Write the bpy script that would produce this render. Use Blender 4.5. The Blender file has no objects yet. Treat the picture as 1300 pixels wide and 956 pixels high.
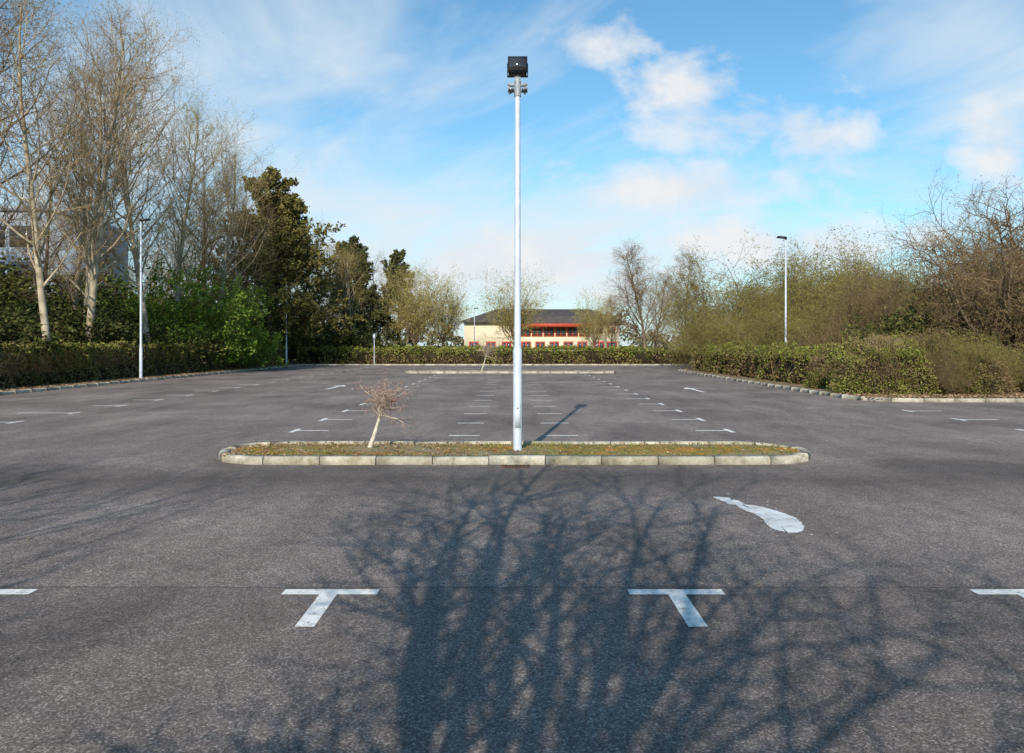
import bpy, math, numpy as np
from mathutils import Vector, Euler
rng = np.random.default_rng(11)
scene = bpy.context.scene
scene.view_settings.view_transform = 'Standard'
scene.view_settings.look = 'None'
scene.view_settings.exposure = 0

# ------------------------------------------------------------------ helpers
def link(o, parent=None):
    scene.collection.objects.link(o)
    if parent: o.parent = parent
    return o
def empty(name, loc=(0,0,0)):
    o = bpy.data.objects.new(name, None); o.location = loc
    return link(o)
def mesh_from(name, V, groups, mats, smooth=False):
    me = bpy.data.meshes.new(name)
    V = np.asarray(V, dtype=np.float32).reshape(-1,3)
    groups = [(np.asarray(g, dtype=np.int32), m) for g, m in groups if len(g)]
    me.vertices.add(len(V)); me.vertices.foreach_set("co", V.ravel())
    nl = sum(g.size for g,_ in groups); nf = sum(len(g) for g,_ in groups)
    me.loops.add(nl); me.polygons.add(nf)
    me.loops.foreach_set("vertex_index", np.concatenate([g.ravel() for g,_ in groups]))
    tot = np.concatenate([np.full(len(g), g.shape[1], np.int32) for g,_ in groups])
    st = np.concatenate([[0], np.cumsum(tot)[:-1]]).astype(np.int32)
    me.polygons.foreach_set("loop_start", st)
    me.polygons.foreach_set("material_index", np.concatenate([np.full(len(g), m, np.int32) for g,m in groups]))
    if smooth: me.polygons.foreach_set("use_smooth", np.ones(nf, bool))
    for m in mats: me.materials.append(m)
    me.update(calc_edges=True); me.validate()
    return me
def obj(name, me, loc=(0,0,0), rotz=0, scale=(1,1,1), parent=None):
    o = bpy.data.objects.new(name, me)
    o.location = loc; o.rotation_euler = (0,0,rotz)
    o.scale = scale if hasattr(scale,'__len__') else (scale,)*3
    return link(o, parent)
class Acc:
    def __init__(s): s.V=[]; s.G=[]; s.n=0
    def add(s, V, F, m=0):
        V=np.asarray(V,float).reshape(-1,3); F=np.asarray(F,int)
        if len(F)==0: return
        s.V.append(V); s.G.append((F+s.n, m)); s.n+=len(V)
    def box(s,x0,x1,y0,y1,z0,z1,m=0):
        V=[(x0,y0,z0),(x1,y0,z0),(x1,y1,z0),(x0,y1,z0),(x0,y0,z1),(x1,y0,z1),(x1,y1,z1),(x0,y1,z1)]
        F=[(0,3,2,1),(4,5,6,7),(0,1,5,4),(1,2,6,5),(2,3,7,6),(3,0,4,7)]
        s.add(V,F,m)
    def mesh(s,name,mats,smooth=False): return mesh_from(name,np.concatenate(s.V),s.G,mats,smooth)
def norm(v): return v/np.maximum(np.linalg.norm(v,axis=-1,keepdims=True),1e-9)

# ------------------------------------------------------------------ materials
class NT:
    def __init__(s, tree): s.t=tree; tree.nodes.clear()
    def n(s, typ, **kw):
        nd=s.t.nodes.new(typ)
        for k,v in kw.items(): setattr(nd,k,v)
        return nd
    def l(s,a,b): s.t.links.new(a,b)
    def math(s,op,a,b=None,c=None,clamp=False):
        nd=s.n('ShaderNodeMath',operation=op); nd.use_clamp=clamp
        for i,v in enumerate((a,b,c)):
            if v is None: continue
            if isinstance(v,(int,float)): nd.inputs[i].default_value=v
            else: s.l(v,nd.inputs[i])
        return nd.outputs[0]
    def noise(s,vec,scale,detail=3,rough=.5,dist=0):
        nd=s.n('ShaderNodeTexNoise'); nd.inputs['Scale'].default_value=scale
        nd.inputs['Detail'].default_value=detail; nd.inputs['Roughness'].default_value=rough
        nd.inputs['Distortion'].default_value=dist
        if vec is not None: s.l(vec,nd.inputs['Vector'])
        return nd.outputs['Fac']
    def ramp(s,fac,stops):
        nd=s.n('ShaderNodeValToRGB'); cr=nd.color_ramp
        while len(cr.elements)<len(stops): cr.elements.new(.5)
        for e,(p,c) in zip(cr.elements,stops):
            e.position=p; e.color=(c,c,c,1) if isinstance(c,(int,float)) else (*c,1)
        s.l(fac,nd.inputs[0]); return nd.outputs[0]
    def mix(s,f,a,b,mode='MIX'):
        nd=s.n('ShaderNodeMix',data_type='RGBA',blend_type=mode)
        for i,v in ((0,f),(6,a),(7,b)):
            if isinstance(v,(int,float)): nd.inputs[i].default_value=v
            elif isinstance(v,tuple): nd.inputs[i].default_value=(*v,1)
            else: s.l(v,nd.inputs[i])
        return nd.outputs[2]
def mat(name):
    m=bpy.data.materials.new(name); m.use_nodes=True
    t=NT(m.node_tree); out=t.n('ShaderNodeOutputMaterial'); b=t.n('ShaderNodeBsdfPrincipled')
    t.l(b.outputs[0],out.inputs[0]); b.inputs['Roughness'].default_value=.85
    b.inputs['Specular IOR Level'].default_value=.25
    t.b=b; t.out=out; t.m=m
    t.pos=t.n('ShaderNodeNewGeometry').outputs['Position']
    return t
def bump(t,h,strength,dist):
    bp=t.n('ShaderNodeBump'); bp.inputs['Strength'].default_value=strength; bp.inputs['Distance'].default_value=dist
    t.l(h,bp.inputs['Height']); t.l(bp.outputs[0],t.b.inputs['Normal'])
def simple(name,c1,c2,scale=3,rough=.8,detail=3,metal=0,spec=.25):
    t=mat(name); f=t.noise(t.pos,scale,detail,.6)
    t.l(t.ramp(f,[(.32,c1),(.68,c2)]),t.b.inputs['Base Color'])
    t.b.inputs['Roughness'].default_value=rough; t.b.inputs['Metallic'].default_value=metal
    t.b.inputs['Specular IOR Level'].default_value=spec
    return t.m
def matte(name,c1,c2,scale=3):
    m=bpy.data.materials.new(name); m.use_nodes=True; t=NT(m.node_tree)
    out=t.n('ShaderNodeOutputMaterial'); d=t.n('ShaderNodeBsdfDiffuse'); t.l(d.outputs[0],out.inputs[0])
    p=t.n('ShaderNodeNewGeometry').outputs['Position']
    t.l(t.ramp(t.noise(p,scale,1,.6),[(.32,c1),(.68,c2)]),d.inputs[0]); return m
def leafmat(name,cols,trans=0,scale=.35):
    m=bpy.data.materials.new(name); m.use_nodes=True; t=NT(m.node_tree)
    out=t.n('ShaderNodeOutputMaterial'); d=t.n('ShaderNodeBsdfDiffuse'); t.l(d.outputs[0],out.inputs[0])
    g=t.n('ShaderNodeNewGeometry')
    v=t.math('ADD',t.math('MULTIPLY',g.outputs['Random Per Island'],.6),t.math('MULTIPLY',t.noise(g.outputs['Position'],scale,1,.6),.7)); v=t.math('SUBTRACT',v,.12)
    n=len(cols); t.l(t.ramp(v,[(.12+.78*i/(n-1),cc) for i,cc in enumerate(cols)]),d.inputs[0])
    return m

def asphalt():
    t=mat('asphalt')
    vor=t.n('ShaderNodeTexVoronoi'); vor.inputs['Scale'].default_value=110; t.l(t.pos,vor.inputs['Vector'])
    cell=t.n('ShaderNodeSeparateColor'); t.l(vor.outputs['Color'],cell.inputs[0])
    st=t.ramp(cell.outputs[0],[(0,(.065,.053,.047)),(.4,(.165,.134,.119)),(.8,(.29,.238,.21)),(1,(.60,.51,.45))])
    c=t.mix(.28,st,(.215,.173,.153))
    big=t.noise(t.pos,.32,4,.62,.6)
    c=t.mix(1,c,t.ramp(big,[(.3,.70),(.48,.96),(.70,1.30)]),'MULTIPLY')
    mp=t.n('ShaderNodeMapping'); mp.inputs['Scale'].default_value=(.9,.22,1); t.l(t.pos,mp.inputs[0])
    strk=t.noise(mp.outputs[0],1.1,4,.7,.4)
    c=t.mix(1,c,t.ramp(strk,[(.3,.72),(.55,1.04),(.75,1.2)]),'MULTIPLY')
    med=t.noise(t.pos,5.5,3,.7)
    c=t.mix(1,c,t.ramp(med,[(.3,.84),(.7,1.15)]),'MULTIPLY')
    sp=t.n('ShaderNodeSeparateXYZ'); t.l(t.pos,sp.inputs[0])
    yy=t.math('ADD',sp.outputs[1],t.math('MULTIPLY',med,.05))
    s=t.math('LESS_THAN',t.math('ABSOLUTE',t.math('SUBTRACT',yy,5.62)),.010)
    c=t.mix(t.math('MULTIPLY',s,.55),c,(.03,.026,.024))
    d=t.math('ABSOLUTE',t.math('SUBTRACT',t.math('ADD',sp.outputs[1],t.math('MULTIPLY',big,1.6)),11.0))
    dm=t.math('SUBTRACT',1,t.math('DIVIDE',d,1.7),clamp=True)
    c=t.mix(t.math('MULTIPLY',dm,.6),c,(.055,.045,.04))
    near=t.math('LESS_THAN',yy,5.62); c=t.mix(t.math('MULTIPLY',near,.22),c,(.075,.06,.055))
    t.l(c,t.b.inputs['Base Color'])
    t.b.inputs['Roughness'].default_value=.85; t.b.inputs['Specular IOR Level'].default_value=.15
    bump(t,cell.outputs[0],.45,.005)
    return t.m
M_asph=asphalt()

def paint():
    t=mat('white_road_paint')
    f=t.noise(t.pos,14,4,.75); g=t.noise(t.pos,70,2,.7)
    c=t.ramp(f,[(.3,(.64,.61,.56)),(.6,(.84,.82,.78))])
    wear=t.ramp(t.math('ADD',t.math('MULTIPLY',f,.6),t.math('MULTIPLY',g,.5)),[(.41,0.0),(.49,1.0)])
    c=t.mix(wear,(.26,.21,.185),c)
    t.l(c,t.b.inputs['Base Color']); t.b.inputs['Roughness'].default_value=.7
    return t.m
M_paint=paint()
def concrete():
    t=mat('kerb_concrete'); f=t.noise(t.pos,4,4,.7); g=t.noise(t.pos,60,2,.7)
    isl=t.n('ShaderNodeNewGeometry').outputs['Random Per Island']
    c=t.ramp(f,[(.28,(.23,.195,.14)),(.45,(.46,.41,.32)),(.7,(.62,.56,.46))])
    c=t.mix(1,c,t.ramp(isl,[(0,.74),(1,1.12)]),'MULTIPLY')
    c=t.mix(1,c,t.ramp(g,[(.3,.72),(.65,1.1)]),'MULTIPLY')
    m=t.noise(t.pos,1.7,5,.75)
    c=t.mix(t.ramp(m,[(.5,0.0),(.66,.7)]),c,(.18,.15,.065))
    t.l(c,t.b.inputs['Base Color']); bump(t,g,.5,.006); return t.m
M_kerb=concrete()
def islandsoil():
    t=mat('moss_and_grit'); f=t.noise(t.pos,2.6,5,.72,.4); g=t.noise(t.pos,45,3,.75); h=t.noise(t.pos,.8,3,.6)
    c=t.ramp(f,[(.32,(.20,.145,.08)),(.42,(.40,.28,.07)),(.5,(.18,.17,.04)),(.57,(.50,.28,.045)),(.68,(.44,.15,.035))])
    c=t.mix(t.ramp(h,[(.48,0.0),(.62,.7)]),c,(.36,.30,.21))
    c=t.mix(1,c,t.ramp(g,[(.3,.35),(.65,1.3)]),'MULTIPLY')
    t.l(c,t.b.inputs['Base Color']); bump(t,g,1,.02); return t.m
M_isl=islandsoil()
def soil():
    t=mat('soil_and_leaf_litter'); f=t.noise(t.pos,1.2,4,.7); g=t.noise(t.pos,22,3,.75)
    c=t.ramp(f,[(.3,(.12,.08,.05)),(.5,(.25,.17,.105)),(.62,(.18,.16,.06)),(.75,(.14,.16,.04))])
    c=t.mix(1,c,t.ramp(g,[(.3,.5),(.65,1.4)]),'MULTIPLY')
    t.l(c,t.b.inputs['Base Color']); return t.m
M_soil=soil()
M_grass=matte('grass_ground',(.07,.10,.03),(.14,.17,.05),.7)
M_bark=matte('bark_grey_tan',(.26,.205,.14),(.52,.43,.31),2.5)
M_bark2=matte('bark_dark',(.10,.072,.048),(.22,.16,.11),2.5)
M_twig=matte('twig_tan',(.24,.165,.088),(.38,.28,.16),1.2)
M_twigd=matte('twig_brown',(.12,.08,.048),(.23,.155,.09),1.2)
M_twigr=matte('twig_redbrown',(.15,.09,.057),(.26,.155,.10),1.2)
M_twigw=matte('twig_olive',(.13,.105,.045),(.27,.21,.095),.8)
M_twigy=matte('twig_yellow',(.24,.18,.08),(.38,.29,.13),1.2)
M_bud=leafmat('buds_olive',[(.13,.10,.04),(.22,.17,.065),(.31,.25,.10)])
M_budo=leafmat('catkins_olive_brown',[(.10,.085,.028),(.20,.175,.05),(.33,.29,.09)])
M_budy=leafmat('buds_yellowgreen',[(.22,.19,.06),(.33,.28,.09),(.44,.37,.14)])
M_leafg=leafmat('leaves_spring_green',[(.06,.10,.018),(.13,.20,.03),(.25,.33,.055)])
M_ivy=leafmat('leaves_ivy',[(.025,.031,.011),(.058,.066,.022),(.12,.12,.04)])
M_pine=leafmat('needles',[(.03,.04,.018),(.07,.08,.034),(.145,.14,.055)])
M_pineo=leafmat('needles_olive',[(.06,.058,.02),(.145,.13,.04),(.27,.225,.075)])
M_hgreen=leafmat('hedge_leaves_green',[(.05,.056,.016),(.115,.12,.03),(.23,.22,.06)],0,.5)
M_hlime=leafmat('hedge_leaves_bright',[(.07,.085,.02),(.155,.17,.037),(.29,.29,.075)],0,.5)
M_hbrown=leafmat('hedge_leaves_brown',[(.09,.062,.032),(.175,.12,.06),(.30,.21,.11)],0,.5)
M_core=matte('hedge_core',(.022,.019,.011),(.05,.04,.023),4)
M_litter=leafmat('leaf_litter',[(.13,.075,.045),(.27,.17,.10),(.46,.32,.20)],0,2)
M_pink=leafmat('blossom_buds',[(.34,.20,.16),(.46,.30,.24),(.56,.40,.33)])
M_sapbark=matte('sapling_bark',(.38,.34,.27),(.62,.56,.46),12)
M_saptwig=matte('sapling_twig',(.26,.17,.13),(.38,.26,.20),12)
M_galv=simple('galvanised_steel',(.46,.50,.56),(.58,.62,.68),6,.5,metal=.0,spec=.5)
M_black=simple('black_enamel',(.008,.008,.009),(.02,.02,.022),8,.35,spec=.5)
M_glass=simple('lamp_glass',(.03,.03,.035),(.05,.05,.055),5,.1,spec=.8)
M_rust=simple('rusty_iron',(.09,.05,.035),(.19,.10,.065),30,.8)

# ------------------------------------------------------------------ ground, lot, beds
def sheet(name,pts,z,m,parent=None):
    me=bpy.data.meshes.new(name); me.from_pydata([(x,y,z) for x,y in pts],[],[list(range(len(pts)))]); me.materials.append(m)
    return obj(name,me,parent=parent)
VY=-1.7
sheet('ground',[(-1500,-1500),(1500,-1500),(1500,1500),(-1500,1500)],-.05,M_grass)
sheet('car_park_asphalt',[(-17.4,VY),(60,VY),(60,66.1),(-17.4,66.1)],0,M_asph)

def arc(cx,cy,r,a0,a1,n=10):
    return [(cx+r*math.cos(math.radians(a0+(a1-a0)*i/n)),cy+r*math.sin(math.radians(a0+(a1-a0)*i/n))) for i in range(n+1)]
def kerb(name,pts,closed=False,stone=.915,side=1,parent=None,w=.15,h=.12):
    P=np.array(pts,float)
    if closed: P=np.vstack([P,P[:1]])
    seg=np.linalg.norm(np.diff(P,axis=0),axis=1); s=np.concatenate([[0],np.cumsum(seg)])
    n=max(2,int(round(s[-1]/stone))); t=np.linspace(0,s[-1],n*3+1)
    Q=np.stack([np.interp(t,s,P[:,0]),np.interp(t,s,P[:,1])],1)
    T=np.gradient(Q,axis=0)
    if closed: T[0]=T[-1]=Q[1]-Q[-2]
    T=norm(T); N=np.stack([-T[:,1],T[:,0]],1)*side
    sec=np.array([(0,-.06),(.004,h-.035),(.012,h-.012),(.032,h),(w,h),(w,-.06)])
    a=Acc(); r=np.random.default_rng(5)
    for b in range(n):
        dz=r.normal(0,.005); du=r.normal(0,.006)
        idx=range(b*3,b*3+4); V=[]
        for j,i in enumerate(idx):
            off=.006 if j==0 else (-.006 if j==3 else 0)
            p=Q[i]+T[i]*off
            for u,z in sec:
                q=p+N[i]*(u+du); V.append((q[0],q[1],z+(dz if z>0 else 0)))
        k=len(sec); F=[]
        for j in range(3):
            for e in range(k):
                e2=(e+1)%k; F.append((j*k+e,j*k+e2,(j+1)*k+e2,(j+1)*k+e))
        a.add(V,F)
        caps=[tuple(range(k)),tuple(3*k+i for i in range(k))[::-1]]
        a.G.append((np.array(caps)+a.n-len(V),0))
    return obj(name,a.mesh(name,[M_kerb]),parent=parent)

kerb('kerb',[(-17.4,VY),(-17.4,66.1)],side=1)
sheet('planting_bed',[(-70,VY),(-17.52,VY),(-17.52,66.25),(-70,66.25)],.09,M_soil)
kerb('kerb',[(-17.4,66.1),(60,66.1)],side=1)
sheet('planting_bed',[(-70,66.25),(60,66.25),(60,80),(-70,80)],.09,M_soil)
rp=[(60,23.6)]+[(12.3,23.6)]+arc(12.3,25.3,1.7,270,180,10)[1:]+[(10.6,40)]+[(10.75,50)]+arc(12.75,51,2.0,180,90,8)[1:]+[(60,53)]
kerb('kerb',rp,side=-1)
sheet('planting_bed',[(60,23.72)]+[(12.3,23.72)]+arc(12.3,25.3,1.58,270,180,10)[1:]+[(10.72,40),(10.87,50)]+arc(12.75,51,1.88,180,90,8)[1:]+[(60,52.88)],.09,M_soil)
kerb('kerb',[(60,VY),(-17.4,VY)],side=1)
sheet('verge',[(-70,-60),(60,-60),(60,VY-.15),(-70,VY-.15)],.09,M_grass)

def island(cx0,cx1,y0,y1,name='traffic_island'):
    e=empty(name,((cx0+cx1)/2,(y0+y1)/2,0))
    r=(y1-y0)/2; ym=(y0+y1)/2
    L=arc(cx0+r,ym,r,270,90,14)+arc(cx1-r,ym,r,90,-90,14)
    k=kerb('island_kerb',L,closed=True,side=-1,stone=.8)
    a=Acc(); nx,ny=160,14; V=[];F=[]
    for i in range(nx):
        x=cx0+.13+(cx1-cx0-.26)*i/(nx-1)
        d=min(x-cx0-.13,cx1-.13-x); rr=r-.13
        hw=rr if d>=rr else math.sqrt(max(rr*rr-(rr-d)**2,0))
        for j in range(ny):
            v=-1+2*j/(ny-1); y=ym+hw*v
            z=.08+.035*(1-v*v)*min(1,d/.5)+.012*math.sin(x*7.3+v*3)*(1-v*v)+.01*math.sin(x*17+v*9)*(1-v*v)
            V.append((x,y,z))
    for i in range(nx-1):
        for j in range(ny-1):
            F.append((i*ny+j,(i+1)*ny+j,(i+1)*ny+j+1,i*ny+j+1))
    a.add(V,F); t=obj('island_top',a.mesh('island_top',[M_isl],True))
    for o in (k,t):
        o.parent=e; o.matrix_parent_inverse.translation=-Vector(e.location)
    return e
isl=island(-4.5,4.58,11.3,13.15)
isl2=island(-6.6,6.4,47.5,49.3)

def leafquads(C,size,r,flat=0.0,aspect=.6):
    n=len(C); d=norm(r.normal(size=(n,3))); e=norm(np.cross(d,r.normal(size=(n,3))))
    if flat>0:
        d[:,2]*=(1-flat); e[:,2]*=(1-flat); d=norm(d); e=norm(e)
    s=(size*r.uniform(.6,1.4,n))[:,None]
    V=np.stack([C-d*s,C+e*s*aspect,C+d*s,C-e*s*aspect],1).reshape(-1,3)
    return V,np.arange(n*4).reshape(n,4)

r=np.random.default_rng(3); a=Acc()
n=5200; x=r.uniform(-4.3,4.4,n); y=r.uniform(11.47,12.95,n)
keep=(np.sin(x*2.1+1)+np.sin(x*.9+y*4)+1.3*np.exp(-((x-.4)/1.3)**2)+r.normal(0,.8,n))>1.5; x,y=x[keep],y[keep]; n=len(x)
hh=r.uniform(.01,.045,n); az=r.uniform(0,6.28,n); lean=r.uniform(0,.04,n)
b=np.stack([x,y,np.full(n,.09)],1); w=np.stack([np.cos(az),np.sin(az),0*az],1)*.006
tip=b+np.stack([np.sin(az)*lean,np.cos(az)*lean,hh+.03],1)
a.add(np.stack([b-w,b+w,tip],1).reshape(-1,3),np.arange(n*3).reshape(n,3),0)
n=4200; C=np.stack([np.where(r.random(n)<.6,r.uniform(-4.3,-.5,n),r.uniform(-4.3,4.4,n)),r.uniform(11.48,13.0,n),r.uniform(.09,.135,n)],1)
V,F=leafquads(C,.014,r,.5,.9); a.add(V,F,1)
n=700; C=np.stack([r.uniform(-4.3,4.4,n),r.uniform(11.5,13.0,n),r.uniform(.09,.12,n)],1)
V,F=leafquads(C,.022,r,.3,.7); a.add(V,F,2)
g=obj('island_grass',a.mesh('island_grass',[M_hlime,M_litter,M_budo]))
g.parent=isl; g.matrix_parent_inverse.translation=-Vector(isl.location)
a=Acc(); a.box(-.2,.2,-.12,.12,-.02,.003,0)
for i in range(7): a.box(-.17+i*.05,-.145+i*.05,-.10,.10,.003,.009,0)
a.box(-.2,.2,-.12,-.104,.003,.010,0); a.box(-.2,.2,.104,.12,.003,.010,0)
obj('drain_grate',a.mesh('drain_grate',[M_rust]),(.05,11.12,0))

# ------------------------------------------------------------------ markings
a=Acc()
def rect(x0,x1,y0,y1):
    a.add([(x0,y0,.004),(x1,y0,.004),(x1,y1,.004),(x0,y1,.004)],[(0,1,2,3)])
for k in range(-4,6):
    cx=-1.26+2.40*k
    rect(cx-.33,cx+.33,5.42,5.535); rect(cx-.065,cx+.055,4.80,5.42)
for k in range(14):
    y=15.8+2.37*k
    for s in (-1,1):
        X=4.3*s
        rect(min(X,X+.1*s),max(X,X+.1*s),y-.33,y+.33)
        rect(min(X,X-.62*s),max(X,X-.62*s),y-.05,y+.05)
        rect(-1.2 if s<0 else .62,-.62 if s<0 else 1.25,y-.85-.05,y-.85+.05)
for k in range(-2,19):
    y=19.9+2.37*k
    X=-11.0; L=1.4 if k==0 else .75
    rect(X-.1,X,y-.3,y+.3); rect(X-.1-L,X-.1,y-.05,y+.05)
for y in (20.5,18.15,15.8,13.4): 
    rect(10.25,10.35,y-.3,y+.3); rect(10.35,11.2,y-.05,y+.05)
def arrow(cx,y):
    a.add([(cx-.07,y-1.6,.004),(cx+.07,y-1.6,.004),(cx+.07,y+.4,.004),(cx-.07,y+.4,.004)],[(0,1,2,3)])
    a.add([(cx-.32,y+.4,.004),(cx+.32,y+.4,.004),(cx,y+1.5,.004)],[(0,1,2)])
arrow(-7.2,32.3); arrow(7.0,30.3)
obj('parking_lines',a.mesh('parking_lines',[M_paint]))

t=mat('chalky_spill'); f=t.noise(t.pos,5,5,.7)
t.l(t.ramp(f,[(.30,(.34,.29,.26)),(.40,(.56,.54,.52)),(.60,(.78,.77,.76))]),t.b.inputs['Base Color']); t.b.inputs['Roughness'].default_value=.5
r=np.random.default_rng(8)
def smoothpoly(out,j):
    O=np.array(out); n=len(O); Q=[]
    for i in range(n):
        p0,p1,p2,p3=O[i-1],O[i],O[(i+1)%n],O[(i+2)%n]
        for u in np.linspace(0,1,7,endpoint=False):
            Q.append(.5*((2*p1)+(-p0+p2)*u+(2*p0-5*p1+4*p2-p3)*u*u+(-p0+3*p1-3*p2+p3)*u**3)+r.normal(0,j,2))
    return Q
a=Acc()
def fan(Q):
    Q=np.array(Q); c=Q.mean(0); n=len(Q)
    V=[(c[0],c[1],.0045)]+[(q[0],q[1],.0045) for q in Q]
    a.add(V,[(0,1+i,1+(i+1)%n) for i in range(n)])
fan(smoothpoly([(2.48,8.50),(2.68,8.30),(2.80,7.95),(2.81,7.7),(2.75,7.42),(2.60,7.20),(2.48,7.26),(2.43,7.45),(2.47,7.75),(2.46,8.0),(2.40,8.30)],.007))
fan(smoothpoly([(2.28,8.90),(2.42,8.85),(2.50,8.66),(2.50,8.50),(2.40,8.42),(2.33,8.6)],.008))
for i in range(26):
    cx,cy=r.normal(2.6,.14),r.normal(7.9,.45); s=r.uniform(.006,.02)
    fan([(cx+s*math.cos(q)*r.uniform(.7,1.2),cy+s*1.5*math.sin(q)*r.uniform(.7,1.2)) for q in np.linspace(0,6.28,8,endpoint=False)])
for i in range(len(a.V)): a.V[i][:,2]+=.00004*i
obj('dried_spill',a.mesh('dried_spill',[t.m]))
n=900; C=np.stack([r.uniform(-17,17,n),r.uniform(3,40,n),np.full(n,.012)],1)
n2=2500; C2=np.stack([-17.4+np.abs(r.normal(0,.35,n2)),r.uniform(8,66,n2),np.full(n2,.012)],1)
n3=500; C3=np.stack([r.uniform(-4.6,4.6,n3),11.28-np.abs(r.normal(0,.12,n3)),np.full(n3,.010)],1)
V,F=leafquads(np.vstack([C[:220],C2]),.022,r,.85); acc=Acc(); acc.add(V,F); V,F=leafquads(C3,.010,r,.85); acc.add(V,F)
obj('fallen_leaves',acc.mesh('fallen_leaves',[M_litter]))

# ------------------------------------------------------------------ trees
UP=np.array([0,0,1.])
def tubes(acc,P,R,s,m,r):
    N,k,_=P.shape
    T=norm(np.gradient(P,axis=1)); ref=norm(r.normal(size=(N,1,3)))
    u=norm(np.cross(T,np.broadcast_to(ref,T.shape)))
    if s<3:   # fine twigs: flat ribbons, randomly turned
        V=np.stack([P-u*R[:,:,None],P+u*R[:,:,None]],2)
        b=(np.arange(N)[:,None]*k+np.arange(k-1)[None])*2
        F=np.stack([b,b+1,b+3,b+2],-1).reshape(-1,4)
        acc.add(V.reshape(-1,3),F,m); return
    v=np.cross(T,u)
    ang=np.arange(s)*2*math.pi/s
    V=P[:,:,None]+R[:,:,None,None]*(np.cos(ang)[:,None]*u[:,:,None]+np.sin(ang)[:,None]*v[:,:,None])
    b=(np.arange(N)[:,None,None]*k+np.arange(k-1)[None,:,None])*s; j=np.arange(s)[None,None]; j2=(j+1)%s
    F=np.stack([b+j,b+j2,b+s+j2,b+s+j],-1).reshape(-1,4)
    acc.add(V.reshape(-1,3),F,m)
def path(p0,d0,L,k,trop,wig,r):
    N=len(p0); P=np.zeros((N,k,3)); P[:,0]=p0; d=norm(d0); st=(L/(k-1))[:,None]
    for j in range(1,k):
        d=norm(d+trop*UP+wig*r.normal(size=(N,3))); P[:,j]=P[:,j-1]+d*st
    return P
def kids(P,R,L,r,n,t0,t1,ang,lr,k,trop,wig,rr,rmin,lf=None,tip=.25):
    N,kp,_=P.shape
    t=t0+(t1-t0)*((np.arange(n)[None]+r.random((N,n)))/n)
    x=np.clip(t*(kp-1),0,kp-1.001); i=x.astype(int); f=(x-i)[...,None]; I=np.arange(N)[:,None]
    pos=P[I,i]*(1-f)+P[I,i+1]*f; tan=norm(P[I,i+1]-P[I,i]); rad=R[I,i]*(1-f[...,0])+R[I,i+1]*f[...,0]
    az=np.arange(n)[None]*2.4+r.random((N,1))*6.28+r.normal(0,.4,(N,n))
    A=norm(np.cross(tan,np.array([.93,.31,.19]))); B=np.cross(tan,A)
    perp=np.cos(az)[...,None]*A+np.sin(az)[...,None]*B
    an=np.radians(ang+r.normal(0,ang*.18,(N,n)))[...,None]
    d=np.cos(an)*tan+np.sin(an)*perp
    ln=L[:,None]*lr*(lf(t) if lf else 1)*r.uniform(.65,1.3,(N,n))
    r0=np.minimum(rad*.85,np.maximum(rad*rr,rmin))
    p=pos.reshape(-1,3); d=d.reshape(-1,3); ln=ln.ravel(); r0=r0.ravel()
    Q=path(p,d,ln,k,trop,wig,r)
    s=np.linspace(0,1,k)[None]
    return Q,r0[:,None]*(1-(1-tip)*s),ln
HT={}
def tree(name,seed,H,trunk,lv,mats,leaf=None,rt=None,sides=(8,5,3,3,2,2),lean=(0,0)):
    r=np.random.default_rng(seed); acc=Acc()
    rt=rt or H*.011
    P=path(np.array([[0,0,-.1]]),np.array([[lean[0],lean[1],1.]]),np.array([H*trunk]),14,.05,.045,r)
    s=np.linspace(0,1,14)[None]; R=rt*(1-.8*s**1.1)*(1+.35*np.exp(-s*25)); 
    if trunk<.6: R=rt*(1-.45*s)*(1+.35*np.exp(-s*14))
    L=np.array([H*trunk]); tubes(acc,P,R,sides[0],0,r); lev=[(P,R,L)]
    for q,kw in enumerate(lv):
        P,R,L=kids(P,R,L,r,**kw); tubes(acc,P,R,sides[min(q+1,5)],0 if q<1 else 1,r); lev.append((P,R,L))
    if leaf:
        for (l,cnt,size,jit,mi) in leaf:
            Pl=lev[l][0]; N,k,_=Pl.shape
            i=r.integers(0,N,cnt); x=r.uniform(.2,k-1.001,cnt); j=x.astype(int); f=(x-j)[:,None]
            C=Pl[i,j]*(1-f)+Pl[i,j+1]*f+r.normal(0,jit,(cnt,3))
            C=C[C[:,2]>.05]
            V,F=leafquads(C,size,r); acc.add(V,F,mi)
    me=acc.mesh(name,mats)
    HT[name]=float(np.percentile(lev[-1][0][...,2],99.7))
    return me
dome=lambda t:(.45+1.1*np.sin(np.clip((t-.1)/.95,0,1)*math.pi))*(1-.35*t)
def tall(name,seed,mats,buds=5000,wig=.16,ang=48,n1=28):
    return tree(name,seed,17,.93,[
        dict(n=n1,t0=.25,t1=.98,ang=ang,lr=.26,k=8,trop=.13,wig=wig*.7,rr=.42,rmin=.03,lf=dome),
        dict(n=8,t0=.2,t1=1,ang=42,lr=.42,k=5,trop=.08,wig=wig,rr=.5,rmin=.016),
        dict(n=7,t0=.15,t1=1,ang=42,lr=.48,k=4,trop=.05,wig=wig,rr=.6,rmin=.012),
        dict(n=5,t0=.2,t1=1,ang=40,lr=.55,k=3,trop=.04,wig=wig,rr=.7,rmin=.011)],mats,
        leaf=[(4,buds,.028,.02,2)],rt=.20)
T_tall=[tall('tall_bare_tree_a',1,[M_bark,M_twig,M_bud]),
        tall('tall_bare_tree_b',2,[M_bark,M_twig,M_bud],ang=40,n1=32),
        tall('tall_bare_tree_c',3,[M_bark2,M_twigd,M_bud],wig=.22,ang=55),
        tall('tall_bare_tree_d',4,[M_bark,M_twigy,M_budy],ang=36,buds=9000)]
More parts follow.
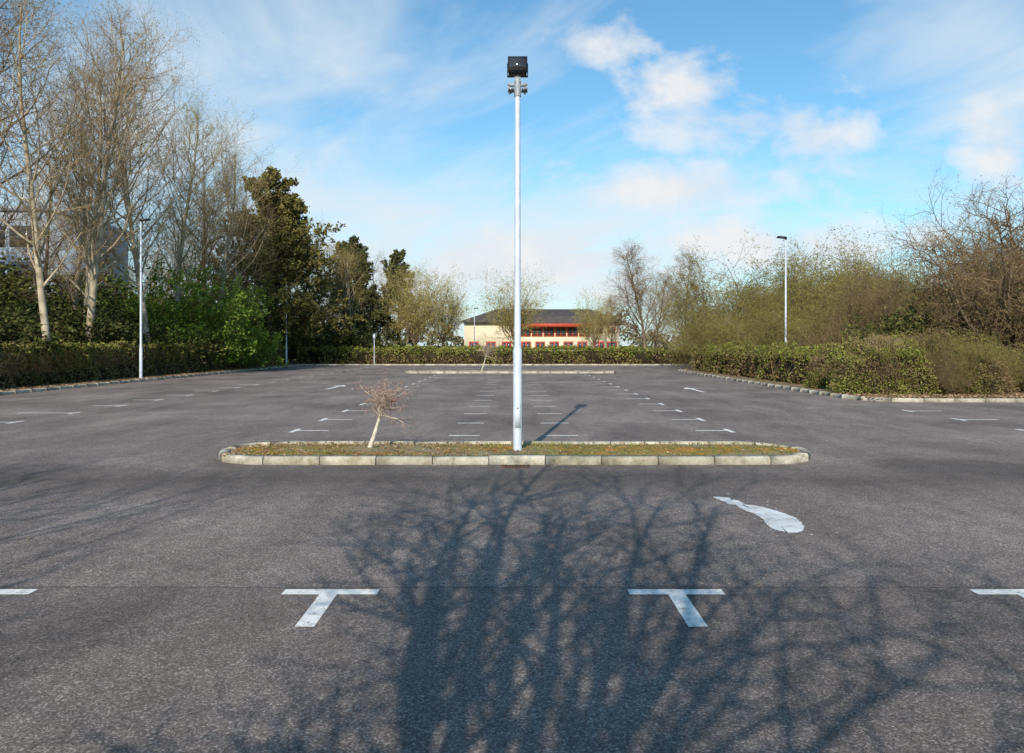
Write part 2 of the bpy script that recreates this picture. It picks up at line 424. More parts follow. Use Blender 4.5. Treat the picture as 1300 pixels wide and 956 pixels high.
def vase(name,seed,mats,buds,bs=.03,ang=34,H=10,n1=10,rt=.17,den=7,trunk=.3,lr=2.1,twig=4,t0=.6,rm=(.03,.016,.011,.009),rr=(.5,.5,.6)):
    return tree(name,seed,H,trunk,[
        dict(n=n1,t0=t0,t1=1,ang=ang,lr=lr,k=10,trop=.05,wig=.1,rr=rr[0],rmin=rm[0]),
        dict(n=9,t0=.12,t1=1,ang=38,lr=.42,k=6,trop=.05,wig=.14,rr=rr[1],rmin=rm[1]),
        dict(n=den,t0=.15,t1=1,ang=42,lr=.48,k=5,trop=.03,wig=.16,rr=rr[2],rmin=rm[2]),
        dict(n=twig,t0=.2,t1=1,ang=42,lr=.55,k=3,trop=.0,wig=.16,rr=.7,rmin=rm[3])],mats,
        leaf=[(4,buds,bs,.03,2)],rt=rt)
T_vase_y=vase('spring_tree_a',21,[M_bark2,M_twigy,M_budy],22000,.05,n1=16,rm=(.05,.03,.025,.022))
T_vase_y2=vase('spring_tree_b',22,[M_bark2,M_twigy,M_budy],22000,.05,ang=42,n1=15,rm=(.05,.03,.025,.022))
T_shadow=vase('bare_tree_a',23,[M_bark,M_twig,M_bud],500,ang=38,H=8,n1=15,rt=.2,den=6,trunk=.47,lr=1.2,t0=.80,twig=3,rm=(.05,.028,.016,.010),rr=(.56,.58,.6))
T_shadow2=vase('bare_tree_b',24,[M_bark,M_twig,M_bud],500,ang=42,H=9,n1=11,rt=.18,den=6,trunk=.36,lr=1.6,twig=3,rm=(.045,.024,.014,.009),rr=(.52,.56,.6))
T_birch=tree('birch',31,11.5,.93,[
        dict(n=34,t0=.12,t1=.98,ang=40,lr=.40,k=8,trop=.09,wig=.1,rr=.42,rmin=.025,lf=lambda t:1.15*(1-.72*t)),
        dict(n=9,t0=.2,t1=1,ang=40,lr=.40,k=5,trop=.0,wig=.14,rr=.5,rmin=.018),
        dict(n=7,t0=.15,t1=1,ang=42,lr=.50,k=4,trop=-.08,wig=.14,rr=.6,rmin=.017),
        dict(n=5,t0=.2,t1=1,ang=38,lr=.6,k=3,trop=-.14,wig=.14,rr=.7,rmin=.017)],[M_bark2,M_twigr,M_bud],
        leaf=[(4,5000,.03,.03,2)],rt=.14)
def shrub(name,seed,H,mats,leaf,ang=52,wig=.18,n1=24,trop=.05,rt=.12,lr=5.8,n3=6,n2=9,rm=.010):
    return tree(name,seed,H,.14,[
        dict(n=n1,t0=.1,t1=1,ang=ang,lr=lr,k=8,trop=trop,wig=wig*.7,rr=.5,rmin=.02,lf=lambda t:.80+.18*np.sin(t*31)**2),
        dict(n=n2,t0=.2,t1=1,ang=46,lr=.32,k=5,trop=.0,wig=wig,rr=.5,rmin=rm*1.4),
        dict(n=n3,t0=.1,t1=1,ang=50,lr=.48,k=4,trop=-.02,wig=wig,rr=.6,rmin=rm*1.15),
        dict(n=4,t0=.1,t1=1,ang=48,lr=.55,k=3,trop=-.03,wig=wig,rr=.7,rmin=rm)],mats,leaf=leaf,rt=rt)
wk=dict(n1=34,n3=8,n2=11,rm=.016)
T_will=[shrub('willow_a',41,7,[M_bark2,M_twigw,M_budo],[(4,42000,.036,.03,2)],ang=48,wig=.24,**wk),
        shrub('willow_b',42,7,[M_bark2,M_twigd,M_bud],[(4,26000,.034,.03,2)],wig=.28,ang=50,**wk),
        shrub('willow_c',43,7,[M_bark2,M_twigw,M_budo],[(4,42000,.036,.03,2)],ang=52,wig=.26,**wk)]
T_green=shrub('green_a',44,7,[M_bark2,M_twigd,M_leafg],[(3,34000,.085,.14,2)],wig=.22)
T_ivy=[shrub('ivy_a',45,6,[M_bark2,M_twigd,M_ivy],[(3,22000,.10,.16,2)],wig=.22),
       shrub('ivy_b',46,6,[M_bark2,M_twigd,M_ivy,M_hgreen],[(3,16000,.10,.16,2),(4,9000,.08,.1,3)],wig=.22)]
T_hawth=tree('hawthorn',47,7.5,.22,[
        dict(n=17,t0=.35,t1=1,ang=52,lr=2.6,k=10,trop=.08,wig=.2,rr=.6,rmin=.045),
        dict(n=11,t0=.1,t1=1,ang=50,lr=.40,k=7,trop=.03,wig=.28,rr=.5,rmin=.024),
        dict(n=10,t0=.1,t1=1,ang=50,lr=.48,k=5,trop=.02,wig=.28,rr=.6,rmin=.018),
        dict(n=7,t0=.2,t1=1,ang=48,lr=.5,k=3,trop=.0,wig=.28,rr=.7,rmin=.017)],[M_bark2,M_twigd,M_bud],
        leaf=[(4,12000,.028,.03,2)],rt=.22)
def pine(name,seed,H,mats,cnt,wide=.26,t0=.12):
    return tree(name,seed,H,.95,[
        dict(n=46,t0=t0,t1=.99,ang=68,lr=wide,k=7,trop=.07,wig=.08,rr=.35,rmin=.03,lf=lambda t:1.15*(1-.80*t**1.6)),
        dict(n=9,t0=.25,t1=1,ang=48,lr=.34,k=4,trop=.08,wig=.12,rr=.5,rmin=.012),
        dict(n=5,t0=.3,t1=1,ang=42,lr=.45,k=3,trop=.1,wig=.12,rr=.6,rmin=.008)],mats,
        leaf=[(3,cnt,.10,.07,2),(2,cnt//4,.10,.12,2)],rt=.2)
T_pine=[pine('pine_a',51,14,[M_bark2,M_twigd,M_pine],30000),
        pine('pine_b',52,14,[M_bark2,M_twigd,M_pineo],36000,.33,.08)]

def inbed(x,y): return not (-17<x<10.6 and 0<y<66)
def put(name,me,x,y,h,rot,sx=1.0,parent=None):
    s=h/HT[me.name.split('.')[0]]
    return obj(name,me,(x,y,.08 if inbed(x,y) else 0),rot,(s*sx,s*sx,s),parent)
R0=np.random.default_rng(77)
for i,(x,y,h,k,sx) in enumerate([(-24.5,36,21,2,1),(-20.6,35,19,0,.9),(-21.0,39,19.5,1,.95),(-23.5,43,19.5,0,1),(-20.8,45,19,1,1),
      (-21.5,50,18.5,3,1),(-20.6,55,17,0,.95),(-22.5,59,17,2,1),(-20.5,61,16,1,.9),(-21,68.5,15,0,.9),(-26,31,20,1,1),(-19.5,74,13.8,2,.95),(-17.6,79,12.8,0,1),
      (-15.6,76,11.8,3,1),(-13.6,82,11.5,2,1),(-11.2,84,10.4,3,.9)]):
    put('bare_tree',T_tall[k],x,y,h,i*1.7,sx)
put('pine_tree',T_pine[1],-19.9,65,15.6,.4,1.1)
put('pine_tree',T_pine[1],-20.8,69.5,15.0,2.4,1.0)
put('pine_tree',T_pine[0],-15.2,80,12.4,1.4,1.0)
put('pine_tree',T_pine[0],-12.3,86,11.8,2.4,.95)
put('pine_tree',T_pine[1],-17.6,86,12.8,4.4,1)
put('flowering_shrub',T_green,-20.6,50,6.6,.2,1.1)
put('flowering_shrub',T_green,-20.9,55,6.2,2.2,1.1)
put('evergreen_shrub',T_ivy[1],-15.5,73,3.6,.2,1.3)
wood=empty('woodland')
for i in range(14):
    x=R0.uniform(-44,-25); y=38+i*4.6
    put('tree_%02d'%i,T_tall[i%3],x,y,R0.uniform(14,17.5)*(1 if y<60 else .85),R0.uniform(0,6.28),1.1,wood)
for i in range(13):
    x=-22.6-R0.uniform(0,3.5); y=31+i*4.6; h=R0.uniform(3.4,5.4)
    put('undergrowth_%02d'%i,T_ivy[i%2],x,y,h,R0.uniform(0,6.28),1.4,wood)
for i in range(7):
    x=R0.uniform(-42,-34); y=46+i*7.5
    put('ivy_tree_%02d'%i,T_ivy[i%2],x,y,R0.uniform(6,9),R0.uniform(0,6.28),1.3,wood)
put('spring_tree',T_vase_y,-9.6,78,9.8,.5,1)
put('spring_tree',T_vase_y2,-6.9,80,9.5,1.5,.85)
put('spring_tree',T_vase_y,.4,86,10.2,2.5,1)
put('spring_tree',T_vase_y2,8.2,80,7.4,3.5,.8)
put('birch_tree',T_birch,12.7,75,12.0,.3,1.15)
put('birch_tree',T_birch,17.2,78,11.4,2.3,1)
put('birch_tree',T_birch,15.3,84,10.0,4.3,1)
put('birch_tree',T_birch,10.6,84,7.5,5.3,1)
for i,(x,y,h,k,sx) in enumerate([(16.0,58,8.0,0,1.0),(19.6,57,9.0,2,1.05),(23.6,56,8.8,0,1.05),(19.5,48,7.0,2,1.05),(23,47,7.0,1,1.05),(15.6,47,5.4,2,1),
      (14.6,41,3.8,0,1),(17.2,39,4.6,1,1.05),(20,38.5,5.4,2,1),(28,52,8.2,2,1.1),(24.5,42,6.0,0,1),(13.6,53.5,4.8,2,.9),(14.4,35.5,3.0,1,.9),(17.0,34.0,3.2,0,1),(26.5,60,9.2,0,1.1)]):
    put('willow_shrub',T_will[k],x,y,h,i*2.1,sx)
put('hawthorn_tree',T_hawth,19.4,30.5,7.4,.6,.9)
put('hawthorn_tree',T_hawth,22.6,35,9.0,2.6,.95)
put('hawthorn_tree',T_hawth,26.0,39,9.4,4.6,.95)
put('dead_tree',T_hawth,17.4,37.5,5.9,4.0,.5)
put('evergreen_shrub',T_ivy[1],18.0,32.2,3.5,1,1.1)
put('evergreen_shrub',T_ivy[0],20.6,31,3.9,2,1.1)
# trees behind the photographer that shade the foreground
put('bare_tree',T_shadow,-.8,-2.9,8.4,.4,1.25)
put('bare_tree',T_shadow2,-8.2,-3.2,8.4,1.9,1.1)
put('bare_tree',T_shadow2,-13.4,-3.4,9.2,3.1,1.1)
put('bare_tree',T_shadow2,3.2,-5.6,7.0,2.6,1.1)

r=np.random.default_rng(91); a=Acc()
n=36000; x=r.uniform(-230,230,n); top=5.8+2.2*np.sin(x*.11)+1.6*np.sin(x*.31+1)+1.1*np.sin(x*.83)+.7*np.sin(x*2.1)
z=top*np.sqrt(r.random(n))*1.0; y=175+r.uniform(-6,6,n)+.0006*x*x
V,F=leafquads(np.stack([x,y,z],1),.45,r,0,.5); a.add(V,F,0)
obj('distant_trees',a.mesh('distant_trees',[leafmat('distant_foliage',[(.10,.085,.055),(.20,.165,.10),(.21,.21,.10)],.1,.08)]))

def sapling(name,loc,H):
    me=tree(name+'_mesh',63,H,.66,[
      dict(n=17,t0=.6,t1=1,ang=60,lr=.46,k=7,trop=.05,wig=.2,rr=.5,rmin=.012),
      dict(n=8,t0=.15,t1=1,ang=50,lr=.42,k=5,trop=.03,wig=.24,rr=.55,rmin=.006),
      dict(n=4,t0=.2,t1=1,ang=48,lr=.5,k=4,trop=.03,wig=.22,rr=.6,rmin=.0035)],[M_sapbark,M_saptwig,M_pink],
      leaf=[(3,1500,.010,.012,2)],rt=.042,lean=(.24,0))
    return obj(name,me,loc)
sapling('sapling',(-2.25,12.3,.1),1.45)
sapling('sapling',(-1.9,48.4,.1),2.4)

# ------------------------------------------------------------------ hedges & bushes
def hedge(name,x0,x1,y0,y1,h,mats,dens=260,leaf=.05,green=.5,seed=1,wob=.08,stems=4):
    r=np.random.default_rng(seed); a=Acc()
    def off(p,q): return wob*(np.sin(p*1.3+seed)+np.sin(p*3.1+q*2)+.7*np.sin(p*7.7+q*5+2)+.5*np.sin(q*6))
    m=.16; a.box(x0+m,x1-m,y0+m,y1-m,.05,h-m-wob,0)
    lx,ly=x1-x0,y1-y0
    faces=[(lx*ly*1.2,'t'),(ly*h,'x0'),(ly*h,'x1'),(lx*h,'y0')]
    for A,f in faces:
        if f=='x0' and lx<ly and x0<-15: continue
        if f=='x1' and lx<ly and x0>0: continue
        n=int(A*dens*(1.0 if f!='t' else .8)); u=r.random(n); v=r.random(n)**.9; d=-np.abs(r.normal(0,.09,n))
        if f=='t':
            x=x0+u*lx; y=y0+r.random(n)*ly; z=h+off(x*.7+y,x)+d+np.where(r.random(n)<.05,r.uniform(0,.18,n),0)
        elif f in('x0','x1'):
            y=y0+u*ly; z=.1+v*(h-.1)+off(y,0)*v; x=(x0-off(y,z)-d if f=='x0' else x1+off(y,z)+d)
        else:
            x=x0+u*lx; z=.1+v*(h-.1)+off(x,0)*v; y=y0-off(x,z)-d
        C=np.stack([x,y,z],1)
        gp=green*(.25+1.1*(z/h)**1.5)+.18*np.sin(y*.6+x)+.1*np.sin(y*1.9)
        k=r.random(n)<gp
        V,F=leafquads(C[k],leaf,r); a.add(V,F,1)
        V,F=leafquads(C[~k],leaf*.95,r,0,.5); a.add(V,F,2)
    n=int((ly+lx)*stems); p=np.stack([r.uniform(x0+.1,x1-.1,n),r.uniform(y0+.1,y1-.1,n),np.full(n,.0)],1)
    if ly>lx: p[:,0]=np.where(r.random(n)<.5,x0+.12,x1-.12)
    else: p[:,1]=y0+.12
    P=path(p,np.tile(UP,(n,1))+r.normal(0,.25,(n,3)),r.uniform(.7,1,n)*h,6,.1,.15,r)
    tubes(a,P,np.full((n,6),.010),3,3,r)
    return obj(name,a.mesh(name,mats))
HM=[M_core,M_hgreen,M_hbrown,M_twigd]; HM2=[M_core,M_hlime,M_hbrown,M_twigd]
hedge('hedge',-20.1,-18.6,22,66,1.70,HM,340,.062,.62,1)
hedge('hedge',-18.6,10.5,68.2,69.8,1.45,HM2,160,.085,.85,2,.1)
hedge('hedge',10.5,40,68.6,70.2,1.3,HM2,90,.1,.6,3,.12)
hedge('hedge',11.8,13.2,33,51.5,1.45,HM2,330,.05,.5,4,.15)
def bush(name,c,rad,n,mats,leaf=.04,green=.6,seed=1):
    r=np.random.default_rng(seed); a=Acc()
    c=np.array(c,float); rad=np.array(rad,float)
    nu,nv=28,14
    def lump(d): return 1+.12*np.sin(d[...,0]*4+seed)+.10*np.sin(d[...,1]*5+d[...,2]*3+seed*2)+.07*np.sin(d[...,0]*11+d[...,2]*9)+.05*np.sin(d[...,1]*17+d[...,2]*13)
    th=np.linspace(0,2*math.pi,nu,endpoint=False); ph=np.linspace(0,math.pi/2,nv)
    D=np.array([[(math.cos(t)*math.cos(p),math.sin(t)*math.cos(p),math.sin(p)) for t in th] for p in ph])
    sh=lambda D:np.stack([np.sign(D[...,i])*np.abs(D[...,i])**.88 for i in range(3)],-1)
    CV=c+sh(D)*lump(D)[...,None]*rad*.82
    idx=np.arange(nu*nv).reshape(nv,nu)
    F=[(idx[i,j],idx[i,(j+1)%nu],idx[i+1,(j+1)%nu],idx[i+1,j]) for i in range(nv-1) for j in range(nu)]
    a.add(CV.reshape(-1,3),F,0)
    d=norm(r.normal(size=(n,3))); d[:,2]=np.abs(d[:,2])
    sc=lump(d)*(1-np.abs(r.normal(0,.08,n)))*np.where(r.random(n)<.08,r.uniform(1,1.14,n),1)
    C=c+sh(d)*sc[:,None]*rad
    k=r.random(n)<green+.25*np.sin(C[:,0]*3)+.2*np.sin(C[:,2]*5)
    V,F=leafquads(C[k],leaf,r); a.add(V,F,1)
    V,F=leafquads(C[~k],leaf*.9,r,0,.4); a.add(V,F,2)
    m=n//30; dd=norm(r.normal(size=(m,3))+np.array([0,0,.8])); dd[:,2]=np.abs(dd[:,2])
    P=path(np.tile(c,(m,1))+dd*rad*.6,dd,np.full(m,.52)*rad.mean(),5,.05,.15,r)
    tubes(a,P,np.full((m,5),.006),3,3,r)
    return obj(name,a.mesh(name,mats))
HB=[M_core,M_hgreen,M_hbrown,M_twig]; HM3=[M_core,M_hlime,M_hbrown,M_twig]
bush('bush',(12.6,26.9,.05),(1.4,1.5,2.0),28000,HM3,.034,.42,5)
bush('bush',(11.9,29.9,.05),(.62,.6,.85),9000,HM,.03,.5,6)
bush('bush',(14.5,27.6,.05),(1.6,1.4,2.0),18000,HB,.036,.3,7)
bush('bush',(15.6,26.4,.05),(1.1,1.0,1.3),12000,HB,.03,.1,8)
bush('bush',(17.4,29.2,.05),(1.9,1.4,1.7),14000,HB,.042,.35,9)
bush('bush',(13.3,31.5,.05),(1.3,1.6,1.7),14000,HM3,.038,.3,10)
bush('bush',(20,28.5,.05),(2.2,1.4,1.5),14000,HB,.042,.15,11)
put('twiggy_shrub',T_will[0],15.0,26.3,2.2,.3,1)
put('twiggy_shrub',T_will[1],14.2,25.6,1.6,1.3,.9)
put('twiggy_shrub',T_will[0],18.2,26.6,2.0,2.3,1.1)
r=np.random.default_rng(14); n=16000
C=np.stack([r.uniform(-18.9,-17.5,n),r.uniform(22,66,n),np.full(n,.105)+r.uniform(0,.03,n)],1)
C2=np.stack([r.uniform(10.8,20,3500),r.uniform(23.9,26.5,3500),np.full(3500,.105)+r.uniform(0,.02,3500)],1)
V,F=leafquads(np.vstack([C,C2]),.045,r,.6)
obj('leaf_litter',mesh_from('leaf_litter',V,[(F,0)],[M_litter]))

# ------------------------------------------------------------------ lamp posts
def cyl(acc,prof,m=0,s=20,c=(0,0)):
    an=np.arange(s)*2*math.pi/s; V=[]
    for z,rr in prof:
        V+= [(c[0]+rr*math.cos(q),c[1]+rr*math.sin(q),z) for q in an]
    F=[]
    for i in range(len(prof)-1):
        for j in range(s):
            F.append((i*s+j,i*s+(j+1)%s,(i+1)*s+(j+1)%s,(i+1)*s+j))
    acc.add(V,F,m)
    acc.V.append(np.array(V[-s:])); acc.G.append((np.arange(s)[None]+acc.n,m)); acc.n+=s
def rotbox(acc,c,sz,rx=0,ry=0,rz=0,m=0,taper=1.0):
    E=Euler((rx,ry,rz)).to_matrix(); V=[]
    for k,t in ((-1,1),(1,taper)):
        for (i,j) in ((-1,-1),(1,-1),(1,1),(-1,1)):
            v=E@Vector((i*sz[0]/2*(t if k>0 else 1),j*sz[1]/2*(t if k>0 else 1),k*sz[2]/2)); V.append((v.x+c[0],v.y+c[1],v.z+c[2]))
    acc.add(V,[(0,3,2,1),(4,5,6,7),(0,1,5,4),(1,2,6,5),(2,3,7,6),(3,0,4,7)],m)
def smooth_child(name,acc,mats,parent,smooth=True):
    return obj(name,acc.mesh(name,mats,smooth),parent=parent)
def big_lamp(loc):
    e=empty('street_lamp',loc)
    a=Acc(); cyl(a,[(-.05,.068),(1.55,.068),(1.62,.050),(5.62,.041)],0,24)
    smooth_child('pole',a,[M_galv],e)
    a=Acc(); cyl(a,[(-.04,.13),(.005,.13),(.01,.11)],0,16); smooth_child('base_collar',a,[M_rust],e,False)
    a=Acc(); rotbox(a,(0,-.069,.55),(.085,.012,.38),m=0); rotbox(a,(0,-.077,.66),(.02,.01,.02),m=1)
    smooth_child('access_door',a,[M_galv,M_black],e,False)
    M_hd=simple('weathered_steel',(.22,.24,.26),(.36,.38,.40),9,.5,spec=.4)
    a=Acc(); cyl(a,[(5.42,.052),(5.66,.052)],0,16)
    rotbox(a,(0,0,5.60),(.30,.045,.045)); rotbox(a,(0,0,5.66),(.09,.09,.10))
    for s in(-1,1):
        rotbox(a,(s*.14,0,5.54),(.025,.045,.11)); rotbox(a,(.065*s,0,5.50),(.15,.018,.018),ry=s*.6)
    cyl(a,[(5.64,.03),(5.74,.03)],0,12)
    smooth_child('bracket',a,[M_hd],e,False)
    a=Acc()
    for s in(-1,1):
        rotbox(a,(s*.10,-.07,5.50),(.10,.09,.065),rx=.5,m=0,taper=.8)
        rotbox(a,(s*.10,-.12,5.48),(.08,.008,.05),rx=.5,m=1)
    smooth_child('small_spotlight',a,[M_hd,M_glass],e,False)
    a=Acc()
    rotbox(a,(0,.02,5.88),(.28,.19,.235),rx=-.12,m=0,taper=.93)
    rotbox(a,(0,-.086,5.88),(.295,.03,.25),rx=-.12,m=0)
    rotbox(a,(0,-.106,5.88),(.25,.012,.20),rx=-.12,m=1)
    for i in range(7): rotbox(a,(-.11+i*.037,.135,5.89),(.008,.06,.19),rx=-.12,m=0)
    for s in(-1,1): rotbox(a,(s*.155,0,5.82),(.012,.05,.20),m=0)
    rotbox(a,(0,0,5.725),(.32,.05,.012),m=0)
    smooth_child('floodlight',a,[M_black,M_glass],e,False)
    return e
big_lamp((.085,12.05,.10))
def lamp(loc,h,arm=(-1,0),m=M_galv):
    e=empty('street_lamp',loc)
    a=Acc(); cyl(a,[(-.05,.075),(1.5,.075),(1.56,.055),(h-.05,.04)],0,14); smooth_child('pole',a,[m],e)
    a=Acc(); rz=math.atan2(arm[1],arm[0])
    c=(arm[0]*.2,arm[1]*.2,h)
    rotbox(a,c,(.5,.24,.085),ry=-.1,rz=rz,m=0,taper=.8); rotbox(a,(c[0],c[1],h-.052),(.38,.18,.012),ry=-.1,rz=rz,m=1)
    rotbox(a,(0,0,h-.06),(.09,.09,.13),m=0)
    smooth_child('lamp_head',a,[M_black,M_glass],e,False)
lamp((-17.9,38,.09),7.7,(.6,.8)); lamp((-17.9,62.5,.09),6.6,(.5,.9)); lamp((13.9,40,.09),7.1,(-1,0)); lamp((14.2,62,0),6.5,(-.4,-.9))
lamp((-4.0,84,.05),5.6,(1,0))
e=empty('sign_post',(-11.7,66.9,.09)); a=Acc(); cyl(a,[(-.05,.038),(2.6,.038)],0,12); smooth_child('post',a,[M_galv],e)
a=Acc(); rotbox(a,(0,-.05,2.35),(.2,.012,.35)); rotbox(a,(0,-.043,2.35),(.06,.02,.3)); smooth_child('sign_plate',a,[M_galv],e,False)

# ------------------------------------------------------------------ buildings
def brick(name,c1,c2,cm,sc=1):
    t=mat(name); tc=t.n('ShaderNodeTexCoord'); b=t.n('ShaderNodeTexBrick'); b.inputs['Scale'].default_value=1
    b.inputs['Brick Width'].default_value=.22; b.inputs['Row Height'].default_value=.075; b.inputs['Mortar Size'].default_value=.008
    sp=t.n('ShaderNodeSeparateXYZ'); t.l(tc.outputs['Object'],sp.inputs[0]); cb=t.n('ShaderNodeCombineXYZ')
    t.l(t.math('ADD',sp.outputs[0],sp.outputs[1]),cb.inputs[0]); t.l(sp.outputs[2],cb.inputs[1]); t.l(cb.outputs[0],b.inputs['Vector'])
    b.inputs['Color1'].default_value=(*c1,1); b.inputs['Color2'].default_value=(*c2,1); b.inputs['Mortar'].default_value=(*cm,1)
    f=t.noise(t.pos,.6,4,.6); c=t.mix(1,b.outputs[0],t.ramp(f,[(.3,.85),(.7,1.1)]),'MULTIPLY')
    t.l(c,t.b.inputs['Base Color']); return t.m
M_buff=brick('cream_brick',(.74,.61,.42),(.68,.55,.37),(.60,.53,.42))
M_slate=simple('slate_roof',(.065,.052,.048),(.11,.09,.08),2)
M_redf=simple('red_frames',(.40,.045,.022),(.48,.08,.04),3,.5)
M_win=simple('window_glass',(.03,.035,.04),(.07,.08,.10),1,.08,spec=1)
M_white=simple('white_trim',(.7,.7,.68),(.8,.79,.76),3)
def office():
    e=empty('brick_office_building',(4.9,130,0)); W=12.8; D=12; H=5.6
    a=Acc(); a.box(-W,W,0,D,-.1,H,0); a.box(-3.8,8.0,-1.1,-.003,-.1,2.9,0); smooth_child('walls',a,[M_buff],e,False)
    o=.7; a=Acc(); zt=7.9; z0=H+.003
    V=[(-W-o,-o,z0),(W+o,-o,z0),(W+o,D+o,z0),(-W-o,D+o,z0),(-W+5.2,D/2,zt),(W-4.2,D/2,zt)]
    a.add(V,[(0,1,5,4),(2,3,4,5)],0); a.add(V,[(1,2,5),(3,0,4)],0); a.add(V,[(0,3,2,1)],1)
    a.box(-W-o,W+o,-o-.12,-o-.003,z0-.22,z0+.02,2)
    smooth_child('roof',a,[M_slate,M_white,M_slate,M_buff],e,False)
    a=Acc(); V=[(-4.3,-1.6,5.15),(8.5,-1.6,5.15),(8.5,.8,6.45),(-4.3,.8,6.45)]
    a.add(V,[(0,1,2,3)],0); a.box(-4.3,8.5,-1.65,-1.605,4.65,5.22,1); smooth_child('canopy',a,[M_slate,M_redf],e,False)
    a=Acc()
    def win(x0,x1,z0,z1,y,nm):
        a.box(x0,x1,y-.06,y-.002,z0,z1,0)
        w=(x1-x0-.2)/nm
        for i in range(nm):
            xa=x0+.2+i*w; a.box(xa,xa+w-.2,y-.085,y-.062,z0+.22,z1-.2,1)
    for i in range(6): win(-3.6+i*1.95,-3.6+i*1.95+1.8,3.1,4.7,0,2)
    for i in range(5): win(-3.4+i*2.3,-3.4+i*2.3+1.6,.9,2.3,-1.1,2)
    for x in (-12,-9.2,-6.6,8.7,10.8): win(x,x+1.6,.9,2.3,0,2)
    for x in (8.9,10.9): win(x,x+1.2,3.6,4.7,0,1)
    smooth_child('windows',a,[M_redf,M_win],e,False)
office()
M_clad=simple('blue_grey_cladding',(.38,.43,.48),(.48,.53,.58),1)
e=empty('office_block',(-50,64,0)); a=Acc(); a.box(-12,12,0,14,-.1,12.6,0); a.box(-12.2,12.2,-.2,14.2,12.603,13,0)
smooth_child('walls',a,[M_clad],e,False); a=Acc()
for f in range(4):
    for i in range(9): a.box(-11.6+i*2.6,-9.4+i*2.6,-.06,-.003,1+f*2.9,2.7+f*2.9,0)
smooth_child('windows',a,[M_win],e,False)

# ------------------------------------------------------------------ sun + sky
EL=math.radians(29.5); AZ=math.radians(190.3)
sdir=Vector((math.sin(AZ)*math.cos(EL),math.cos(AZ)*math.cos(EL),math.sin(EL)))
sl=bpy.data.lights.new('sun','SUN'); sl.energy=5; sl.angle=math.radians(.4); sl.color=(1,.92,.81)
so=bpy.data.objects.new('sun',sl); so.rotation_euler=sdir.to_track_quat('Z','Y').to_euler(); so.location=(0,-20,30); link(so)
w=bpy.data.worlds.new('World'); scene.world=w; w.use_nodes=True
t=NT(w.node_tree); out=t.n('ShaderNodeOutputWorld'); bg=t.n('ShaderNodeBackground'); t.l(bg.outputs[0],out.inputs[0])
sky=t.n('ShaderNodeTexSky'); sky.sky_type='NISHITA'; sky.sun_disc=False; sky.sun_elevation=EL; sky.sun_rotation=AZ
sky.air_density=1.0; sky.dust_density=.6; sky.ozone_density=1.5
tc=t.n('ShaderNodeTexCoord'); gen=tc.outputs['Generated']; sp=t.n('ShaderNodeSeparateXYZ'); t.l(gen,sp.inputs[0])
X,Y,Z=sp.outputs
def comb(a,b,c=0.0):
    n=t.n('ShaderNodeCombineXYZ')
    for i,v in enumerate((a,b,c)):
        if isinstance(v,(int,float)): n.inputs[i].default_value=v
        else: t.l(v,n.inputs[i])
    return n.outputs[0]
def vm(op,a,b=None,c=None,out=0):
    n=t.n('ShaderNodeVectorMath',operation=op)
    for i,v in enumerate((a,b,c)):
        if v is None: continue
        if isinstance(v,tuple): n.inputs[i].default_value=v
        else: t.l(v,n.inputs[i])
    return n.outputs[out]
Yc=t.math('MAXIMUM',t.math('ABSOLUTE',Y),.15)
U=t.math('DIVIDE',X,Yc); W=t.math('DIVIDE',Z,Yc); UW=comb(U,W,0.0)
zz=t.math('ADD',t.math('MAXIMUM',Z,0),.16)
mp=t.n('ShaderNodeMapping'); mp.vector_type='TEXTURE'; mp.inputs['Rotation'].default_value=(0,0,math.radians(35)); mp.inputs['Scale'].default_value=(.667,1.333,1)
t.l(comb(t.math('DIVIDE',X,zz),t.math('DIVIDE',Y,zz),1.3),mp.inputs[0])
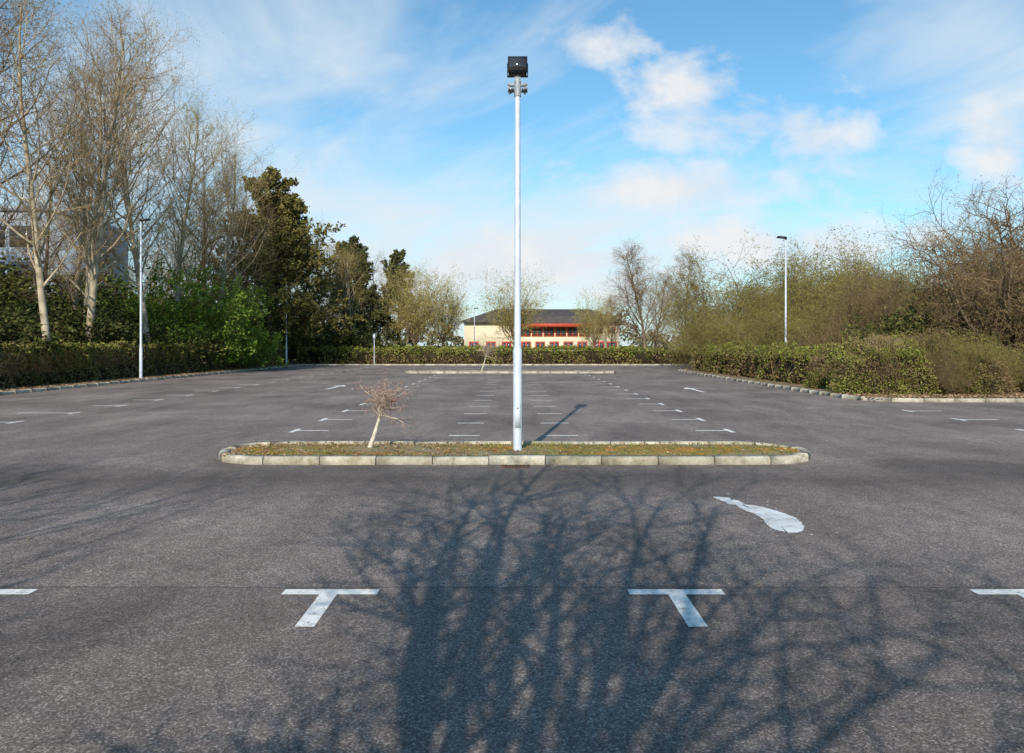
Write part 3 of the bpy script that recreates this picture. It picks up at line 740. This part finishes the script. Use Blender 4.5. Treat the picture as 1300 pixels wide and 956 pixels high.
cir=t.noise(mp.outputs[0],1.1,5,.62,.5)
def blob(u,v,a_,b_):
    return vm('LENGTH',vm('MULTIPLY_ADD',UW,(1/a_,1/b_,0),(-u/a_,-v/b_,0)),out=1)
def union(L):
    d=None
    for q in L:
        v=blob(*q); d=v if d is None else t.math('MINIMUM',d,v)
    return t.math('SUBTRACT',1,d)
veil=t.math('MAXIMUM',union([(-.32,.25,.46,.20),(-.05,.12,.65,.11),(.62,.38,.20,.11)]),-.6)
cm=t.ramp(t.math('MULTIPLY_ADD',veil,.25,cir),[(.42,0.0),(.58,.42),(.76,.9)])
pn=t.noise(vm('MULTIPLY',UW,(1,1.5,0)),8,5,.58,.2)
bl=t.math('MAXIMUM',union([(.22,.325,.10,.045),(.30,.285,.13,.05),(.39,.265,.075,.045),(.12,.385,.075,.035),(.21,.20,.18,.035),(.02,.10,.28,.05),(.33,.13,.25,.04),(.62,.25,.06,.06)]),-.8)
cu=t.ramp(t.math('MULTIPLY_ADD',bl,.55,t.math('MULTIPLY_ADD',pn,1.9,-.55)),[(.38,0.0),(.60,.5),(.92,.95)])
front=t.math('GREATER_THAN',Y,-.15)
cm=t.math('MULTIPLY',cm,front); cu=t.math('MULTIPLY',cu,front)
haze=t.ramp(W,[(0.0,.65),(.10,.3),(.28,0.0)])
shade=t.ramp(pn,[(.35,(5.7,6.0,6.5)),(.6,(6.7,6.8,6.9))])
skc=t.mix(1,sky.outputs[0],(.78,1.20,1.28),'MULTIPLY')
c=t.mix(haze,skc,(5.4,6.2,6.8))
c=t.mix(cm,c,(5.9,6.5,6.9)); c=t.mix(cu,c,shade)
t.l(c,bg.inputs[0]); bg.inputs[1].default_value=.13

# ------------------------------------------------------------------ camera
cam=bpy.data.cameras.new('camera'); co=bpy.data.objects.new('camera',cam); link(co)
co.location=(0,0,1.72); co.rotation_euler=(math.radians(90),0,0)
cam.sensor_width=36; cam.lens=36*1000/1300; cam.shift_y=-40/1300; cam.clip_end=4000; cam.clip_start=.05
scene.camera=co
